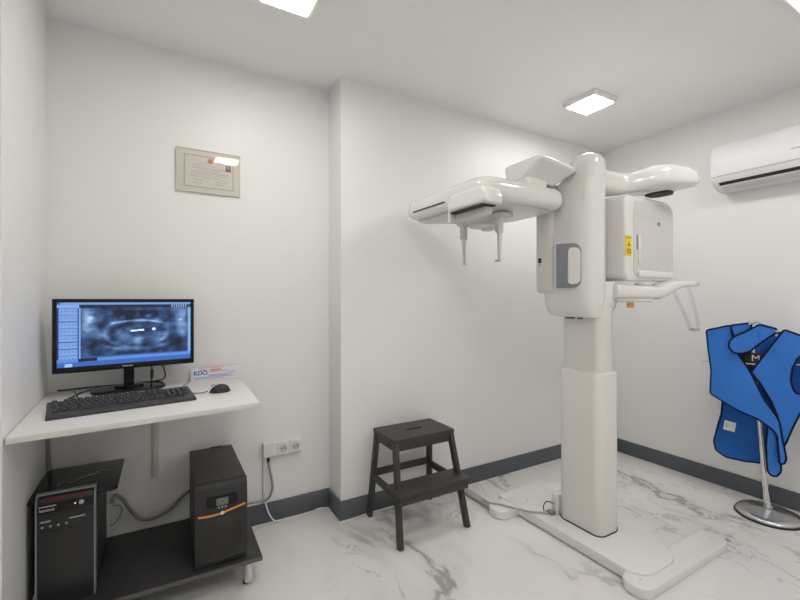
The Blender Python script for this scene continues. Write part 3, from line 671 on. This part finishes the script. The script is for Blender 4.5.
for k in range(3):
    a0=PI/2+k*2*PI/3
    pp=[(.003*math.cos(a0-.5),.003*math.sin(a0-.5)),(.012*math.cos(a0-.5),.012*math.sin(a0-.5)),(.013*math.cos(a0),.013*math.sin(a0)),(.012*math.cos(a0+.5),.012*math.sin(a0+.5)),(.003*math.cos(a0+.5),.003*math.sin(a0+.5))]
    prism(s_,pp,0,.0006,mtx=frame_mtx((2.161,1.2967,1.598),(1,0,0),(0,0,1)))
for z in (1.570,1.561,1.552): box(s_,(2.142,1.2961,z),(2.180,1.2967,z+.003))
obj('warning_print',bm,'slot',t)
# chin rest arm
bm=B(); 
rg=[]
for z,s in [(1.228,.5),(1.235,.75),(1.26,.95),(1.29,1),(1.39,1),(1.397,.97)]: rg.append(selip(2.09,1.42,.075*s,.075*s,z,3,40))
loft(bm,rg); obj('arm_mount',bm,'white',t)
bm=B()
A=[(2.10,1.385,.065,1.393,1.30),(2.20,1.35,.075,1.385,1.297),(2.30,1.32,.075,1.378,1.297),(2.37,1.30,.072,1.376,1.300),(2.43,1.28,.066,1.395,1.325),(2.48,1.265,.06,1.410,1.352),(2.54,1.25,.056,1.415,1.370),(2.60,1.238,.052,1.412,1.374),(2.66,1.230,.046,1.409,1.376),(2.685,1.226,.03,1.402,1.382),(2.69,1.226,.015,1.397,1.386)]
loft(bm,[arm_ring(*a) for a in A]); ca=obj('chin_rest_arm',bm,'white',t)
bm=B(); slab(bm,2.105,2.32,1.235,1.36,1.288,1.306,.05,.006); obj('arm_tray',bm,'innergrey',ca)
bm=B(); lathe(bm,[(.016,0),(.018,.004),(.018,.024),(.014,.028)],(2.145,1.28,1.259),20); obj('release_knob',bm,'amber',ca,label='amber knob')
bm=B(); slab(bm,2.28,2.36,1.28,1.35,1.375,1.392,.02,.005); obj('chin_rest',bm,'rod',ca)
bm=B()
G=[(2.47,1.235,1.385),(2.487,1.232,1.34),(2.565,1.205,1.185),(2.583,1.197,1.145),(2.61,1.192,1.128),(2.645,1.19,1.134),(2.657,1.192,1.165),(2.645,1.202,1.25),(2.622,1.212,1.33),(2.60,1.22,1.385)]
tube(bm,G,.011,10,flat=.6); gp=obj('hand_grip',bm,'clear',t,label='clear plastic loop grip')
bm=B(); slab(bm,2.585,2.648,1.172,1.212,1.126,1.142,.015,.004); obj('grip_end',bm,'silver',gp)
# cephalometric arm plate
bm=B()
rings=[]
P=[(1.60,1.40),(1.60,1.66),(1.98,1.60),(1.98,1.44),(1.90,1.385)]
def roundpoly(P,r,seg=6):
    out=[]
    n=len(P)
    for i in range(n):
        p=Vector(P[i]); a=(Vector(P[i-1])-p); b=(Vector(P[(i+1)%n])-p)
        rr=min(r,a.length*.45,b.length*.45); a=p+a.normalized()*rr; b=p+b.normalized()*rr
        for k in range(seg+1):
            q=k/seg; out.append(a*(1-q)**2+p*2*q*(1-q)+b*q*q)
    return out
def polyslab(bm,P,z0,z1,r,e,zt=None,es=4):
    c=sum((Vector(p) for p in P),Vector((0,0)))/len(P); rings=[]; R0=roundpoly(P,r)
    mean=sum((q-c).length for q in R0)/len(R0)
    def ring(i,z): return [Vector((c.x+(q.x-c.x)*(1-i/mean),c.y+(q.y-c.y)*(1-i/mean),z)) for q in R0]
    for k in range(es+1):
        a=PI/2*k/es; rings.append(ring(e*(1-math.sin(a)),z0+e*(1-math.cos(a))))
    for k in range(es+1):
        a=PI/2*k/es; rings.append(ring(e*(1-math.cos(a)),z1-e*(1-math.sin(a))))
    loft(bm,rings)

T_=roundpoly([(1.598,1.395),(1.598,1.665),(1.91,1.63),(1.91,1.415)],.045); Bq_=roundpoly([(1.60,1.49),(1.60,1.655),(1.82,1.62),(1.82,1.49)],.045)
def mixr(q,z,ins=0):
    c=Vector((1.74,1.54)); return [Vector((*((p*(1-q)+w_*q)*(1-ins)+c*ins),z-(p.x-1.6)*.06)) for p,w_ in zip(T_,Bq_)]
loft(bm,[mixr(1,1.925,.04),mixr(.98,1.929),mixr(.12,1.990),mixr(.02,1.998),mixr(0,2.006),mixr(0,2.014,.02),mixr(0,2.018,.06)]); obj('side_arm',bm,'white',t)
bm=B(); slab(bm,1.605,1.76,1.485,1.62,1.88,1.935,.03,.006); obj('arm_collar',bm,'white',t)
# cephalometric head
bm=B()
P=[(1.305,1.47),(1.285,2.16),(1.40,2.19),(1.895,1.88),(1.895,1.47)]
polyslab(bm,P,1.785,1.900,.085,.045); hd=obj('skull_unit',bm,'white',t)
bm=B(); polyslab(bm,[(1.36,1.52),(1.34,2.12),(1.42,2.14),(1.83,1.85),(1.83,1.52)],1.772,1.79,.05,.006); obj('underside_panel',bm,'innergrey',hd)
bm=B(); loft(bm,[[Vector((x,y,1.818)),Vector((x,y,1.824)),Vector((x+.03,y,1.824)),Vector((x+.03,y,1.818))] for x,y in ((1.292,1.78),(1.2835,2.08))]); obj('side_groove',bm,'slot',hd)
bm=B(); loft(bm,[[Vector((1.886,y,1.796)),Vector((1.886,y,1.802)),Vector((1.85,y,1.802)),Vector((1.85,y,1.796))] for y in (1.54,1.66)]); obj('side_groove',bm,'slot',hd)
bm=B(); mc=Matrix(((0,0,-1,1.335),(1,0,0,0),(0,1,0,0),(0,0,0,1)))
slab(bm,1.390,1.700,1.738,1.832,0,.088,(.050,.070,.008,.012),.024,seg=8,es=5,mtx=mc,eb=0)
sc_=obj('sensor_cover',bm,'white',hd)
bm=B(); box(bm,(1.253,1.672,1.690),(1.335,1.696,1.755),.006,3); box(bm,(1.29,1.45,1.70),(1.335,1.68,1.75),.01,3); obj('cover_flap',bm,'rod',hd)
bm=B(); box(bm,(1.2515,1.425,1.7335),(1.330,1.672,1.7385)); obj('sensor_slot',bm,'slot',hd)
# ear rod turret
bm=B(); lathe(bm,[(.10,1.735),(.105,1.742),(.105,1.775)],(1.575,1.79,0)); lathe(bm,[(.075,1.712),(.08,1.718),(.08,1.737)],(1.575,1.79,0)); box(bm,(1.53,1.60,1.742),(1.62,1.98,1.768),.008,3); tu=obj('turret',bm,'rod',hd)
for y,s in ((1.64,1),(1.94,-1)):
    bm=B(); box(bm,(1.537,y-.016,1.66),(1.573,y+.016,1.77),.006,3); rd=obj('ear_rod',bm,'rod',t)
    tr=B(); loft(tr,[rrect(1.546,1.567,y-.010,y+.010,.004,1.665),rrect(1.549,1.563,y-.007,y+.007,.004,1.51)]); 
    tube(tr,[(1.556,y+.012*s*-1,1.513),(1.556,y+.028*s,1.513)],.0065,10,smooth=0); obj('rod_tip',tr,'rod',rd)
bm=B(); box(bm,(1.60,1.74,1.70),(1.66,1.84,1.735),.008,3); obj('nose_rest',bm,'rod',tu)
# cable duct and cables at the base
bm=B(); box(bm,(1.742,1.93,0),(1.797,YB-BT-.001,.02),.004,3); tag(obj('floor_cable_duct',bm,'duct'),'grey cable duct on the floor from the back wall to the x-ray base','cable duct')
bm=B(); tube(bm,[(1.775,2.02,.022),(1.735,1.96,.05),(1.735,1.91,.056),(1.775,1.865,.056),(1.81,1.77,.064),(1.860,1.69,.066),(1.90,1.66,.066),(1.92,1.645,.066),(1.932,1.64,.066)],.0055,8)
tag(obj('machine_power_cable',bm,'duct'),'pale grey cable curving over the foot to the x-ray column','cable')
bm=B(); tube(bm,[(1.925,1.66,.064),(1.925,1.665,.095),(1.94,1.66,.118),(1.955,1.645,.122),(1.9635,1.622,.118)],.003,8)
tag(obj('black_machine_lead',bm,'cableblack'),'short black lead looping into the rear of the x-ray column','cable')
bm=B(); box(bm,(1.933,1.612,.0585),(1.965,1.655,.076),.003); tag(obj('junction_box',bm,'greyplastic'),'small dark connector block behind the x-ray column foot','connector')
bm=B(); box(bm,(1.967,1.6005,.0575),(2.05,1.645,.175),.008,3); obj('rear_cover',bm,'white',t)
# ================================================================ APRON STAND AND VEST
SC=Vector((3.150,1.04,0))
t=thing('apron_stand','chrome pole stand with a round base carrying the blue lead apron','stand',SC)
bm=B(); lathe(bm,[(.156,0),(.160,.003),(.160,.007),(.156,.010)],SC,56); obj('rubber_ring',bm,'cableblack',t)
bm=B(); lathe(bm,[(.153,.008),(.154,.02),(.147,.028),(.12,.034),(.04,.040),(.026,.046),(.024,.06),(.02,.062)],SC,56); obj('base',bm,'steel',t)
nrm=Vector((-SC.x,-SC.y,0)).normalized(); side=Vector((-nrm.y,nrm.x,0))   # side -> image right
if side.dot(RT)<0: side=-side
T0=Vector((SC.x,SC.y,0)); lean=-.055
def VP(u,v,d=0,pivot=T0):
    """a point of the upright plane through the pole, d towards the viewer"""
    r=ray(u,v); o=Vector((0,0,EYE)); pl=pivot+nrm*d; k=(pl-o).dot(nrm)/r.dot(nrm); return o+r*k
bm=B(); tube(bm,[SC+Vector((0,0,.05)),SC+side*(-.028)+Vector((0,0,.40)),SC+side*(-.075)+Vector((0,0,1.12))],lambda q:.017-.008*q,16,smooth=6); obj('pole',bm,'chrome',t)
bm=B(); tube(bm,[VP(702,361,0),VP(760,363,0),VP(830,366,0)],.004,8,smooth=2)
tube(bm,[VP(735,333,0),VP(752,324,0),VP(757,322,0),VP(765,327,0),VP(790,345,0)],.006,8)
obj('crossbar',bm,'steel',t)
vt=thing('lead_apron','blue lead apron vest with navy piping hanging from the chrome stand','apron',SC+Vector((0,0,.25)))
def panel(name,px,d,m,thick=.007,fold=None,pipe=True,label=None,step=.02,closed=True,parent=vt,wrap=0):
    base=[VP(u,v,0) for u,v in px]
    fr=frame_mtx(T0,side,(0,0,1)); inv=fr.inverted()
    L=[inv@p for p in base]; L=[Vector((p.x,p.y,0)) for p in L]
    # soften outline
    sm=[]; n=len(L)
    for i in range(n):
        p=L[i]; a=L[i-1]-p; b=L[(i+1)%n]-p; r=min(.012,a.length*.4,b.length*.4); A_=p+a.normalized()*r; B_=p+b.normalized()*r
        for k in range(4):
            q=k/3; sm.append(A_*(1-q)**2+p*2*q*(1-q)+B_*q*q)
    sgn=1
    def dep(p):
        z=d+(fold(p.x,p.y) if fold else 0)
        return z-wrap*(p.x+.02)**2
    bm=B(); vs=[bm.verts.new(p) for p in sm]; f=bm.faces.new(vs)
    xs=[p.x for p in sm]; ys=[p.y for p in sm]
    x=min(xs)+step
    while x<max(xs):
        bmesh.ops.bisect_plane(bm,geom=bm.verts[:]+bm.edges[:]+bm.faces[:],plane_co=(x,0,0),plane_no=(1,0,0)); x+=step
    y=min(ys)+step
    while y<max(ys):
        bmesh.ops.bisect_plane(bm,geom=bm.verts[:]+bm.edges[:]+bm.faces[:],plane_co=(0,y,0),plane_no=(0,1,0)); y+=step
    for v in bm.verts: v.co.z=dep(v.co)
    bmesh.ops.recalc_face_normals(bm,faces=bm.faces)
    bmesh.ops.solidify(bm,geom=bm.faces[:],thickness=thick)
    bmesh.ops.recalc_face_normals(bm,faces=bm.faces)
    off=sum(v.co.z-dep(v.co) for v in bm.verts)/len(bm.verts)
    for v in bm.verts: v.co.z-=off
    bmesh.ops.transform(bm,matrix=fr,verts=bm.verts)
    o=obj(name,bm,m,parent,sharp=60,label=label)
    if pipe:
        pts=[]
        for i in range(len(sm)):
            a=sm[i]; b=sm[(i+1)%len(sm)]; k=max(1,int((b-a).length/.015))
            for j in range(k):
                q=a+(b-a)*j/k; pts.append(fr@Vector((q.x,q.y,dep(q)+thick*0)))
        bm=B(); tube(bm,pts,.0062,8,smooth=0,closed=True); obj('piping',bm,'navy',o)
    return o
f1=lambda x,y:.012*math.sin(x*16+y*5)+.010*math.sin(y*9-x*7)
f2=lambda x,y:.016*math.sin(x*24+y*3)+.008*math.sin(y*14)
panel('back_panel',[(712,334),(735,327),(752,330),(784,334),(806,345),(806,400),(792,430),(783,452),(781,471),(775,476),(768,472),(765,466),(745,465),(725.5,459.5),(715,452),(713,443),(718,425),(721,415),(722,400),(714,385),(710,377),(714,368)],-.055,'blueback',fold=f2,wrap=.12)
panel('front_flap',[(784,329.5),(800,335),(812,342),(804,352),(797,358),(792,368),(790.5,380),(793,389),(797,394),(806,392),(806,408),(800,413),(791,431),(785,444),(780,440),(778,417),(771,400),(760,382),(751,371.5),(768,350)],.030,'blue',fold=f1,wrap=.5)
panel('tail_panel',[(768,420),(778,432),(780,455),(781,470),(777,475),(771,474.5),(767.5,470),(766,445)],.012,'blue',fold=f2)
panel('wrap_flap',[(707,330),(731,325),(733,338),(738,352),(751,371.5),(764.5,399),(775,413),(779,420),(782,437),(786,456),(783.5,461),(779.5,460),(778,446),(777,434),(773,428),(757,416),(740.5,409),(726,401),(711,392.5),(711.5,378),(712,370),(709,350)],.058,'blue',fold=f1,wrap=.35)
panel('shoulder_strap',[(731,325),(752,322.5),(751,328),(735,336.5)],.062,'blue')
panel('collar',[(760,324),(776,328),(777,331),(762,341),(750,350),(743,352),(735,351.5),(730,346),(730.5,340),(736,335),(746,331)],.085,'blue',fold=lambda x,y:.012*math.sin(x*30))
bm=B(); bmx=frame_mtx(VP(724,416,-.035),side,(0,-.02,1)); fr=frame_mtx(VP(723,429,-.018),side+Vector((0,0,-.15)),(0,0,1)); box(bm,(0,0,0),(.058,.060,.002),.0008,mtx=fr); tg=obj('care_label',bm,'tagwhite',vt,label='white sewn label')
bm=B(); box(bm,(.010,.018,.002),(.014,.045,.003),mtx=fr); box(bm,(.018,.022,.002),(.021,.030,.003),mtx=fr); obj('label_print',bm,'inkgrey',tg)
bm=B(); fr=frame_mtx(VP(743,374,.012),side,(0,0,1)); box(bm,(-.01,-.01,0),(.115,.135,.003),.001,mtx=fr); tn=obj('neck_label',bm,'cableblack',vt,label='black neck label')
bm=B(); merge(bm,text_bm('M',.055,.001),frame_mtx(VP(751,361,.02),side,(0,0,1))); box(bm,(0,0,0),(.05,.008,.003),mtx=frame_mtx(VP(744.5,364,.02),side,(0,0,1))); obj('size_mark',bm,'tagwhite',tn)
for (u,v) in ((751,323.5),(778,331)):
    bm=B(); fr=frame_mtx(VP(u,v,.10),side+Vector((0,0,.4)),(0,0,1)); box(bm,(-.012,-.006,-.02),(.012,.006,.01),.003,2,fr); obj('buckle',bm,'steel',vt)
# ================================================================ WORLD / VIEW
w=bpy.data.worlds.new('world'); S.world=w; w.use_nodes=True; w.node_tree.nodes['Background'].inputs[0].default_value=(.5,.5,.5,1); w.node_tree.nodes['Background'].inputs[1].default_value=.2
S.view_settings.view_transform='Standard'; S.view_settings.look='None'; S.view_settings.gamma=1; S.view_settings.exposure=0; S.view_settings.use_curve_mapping=False
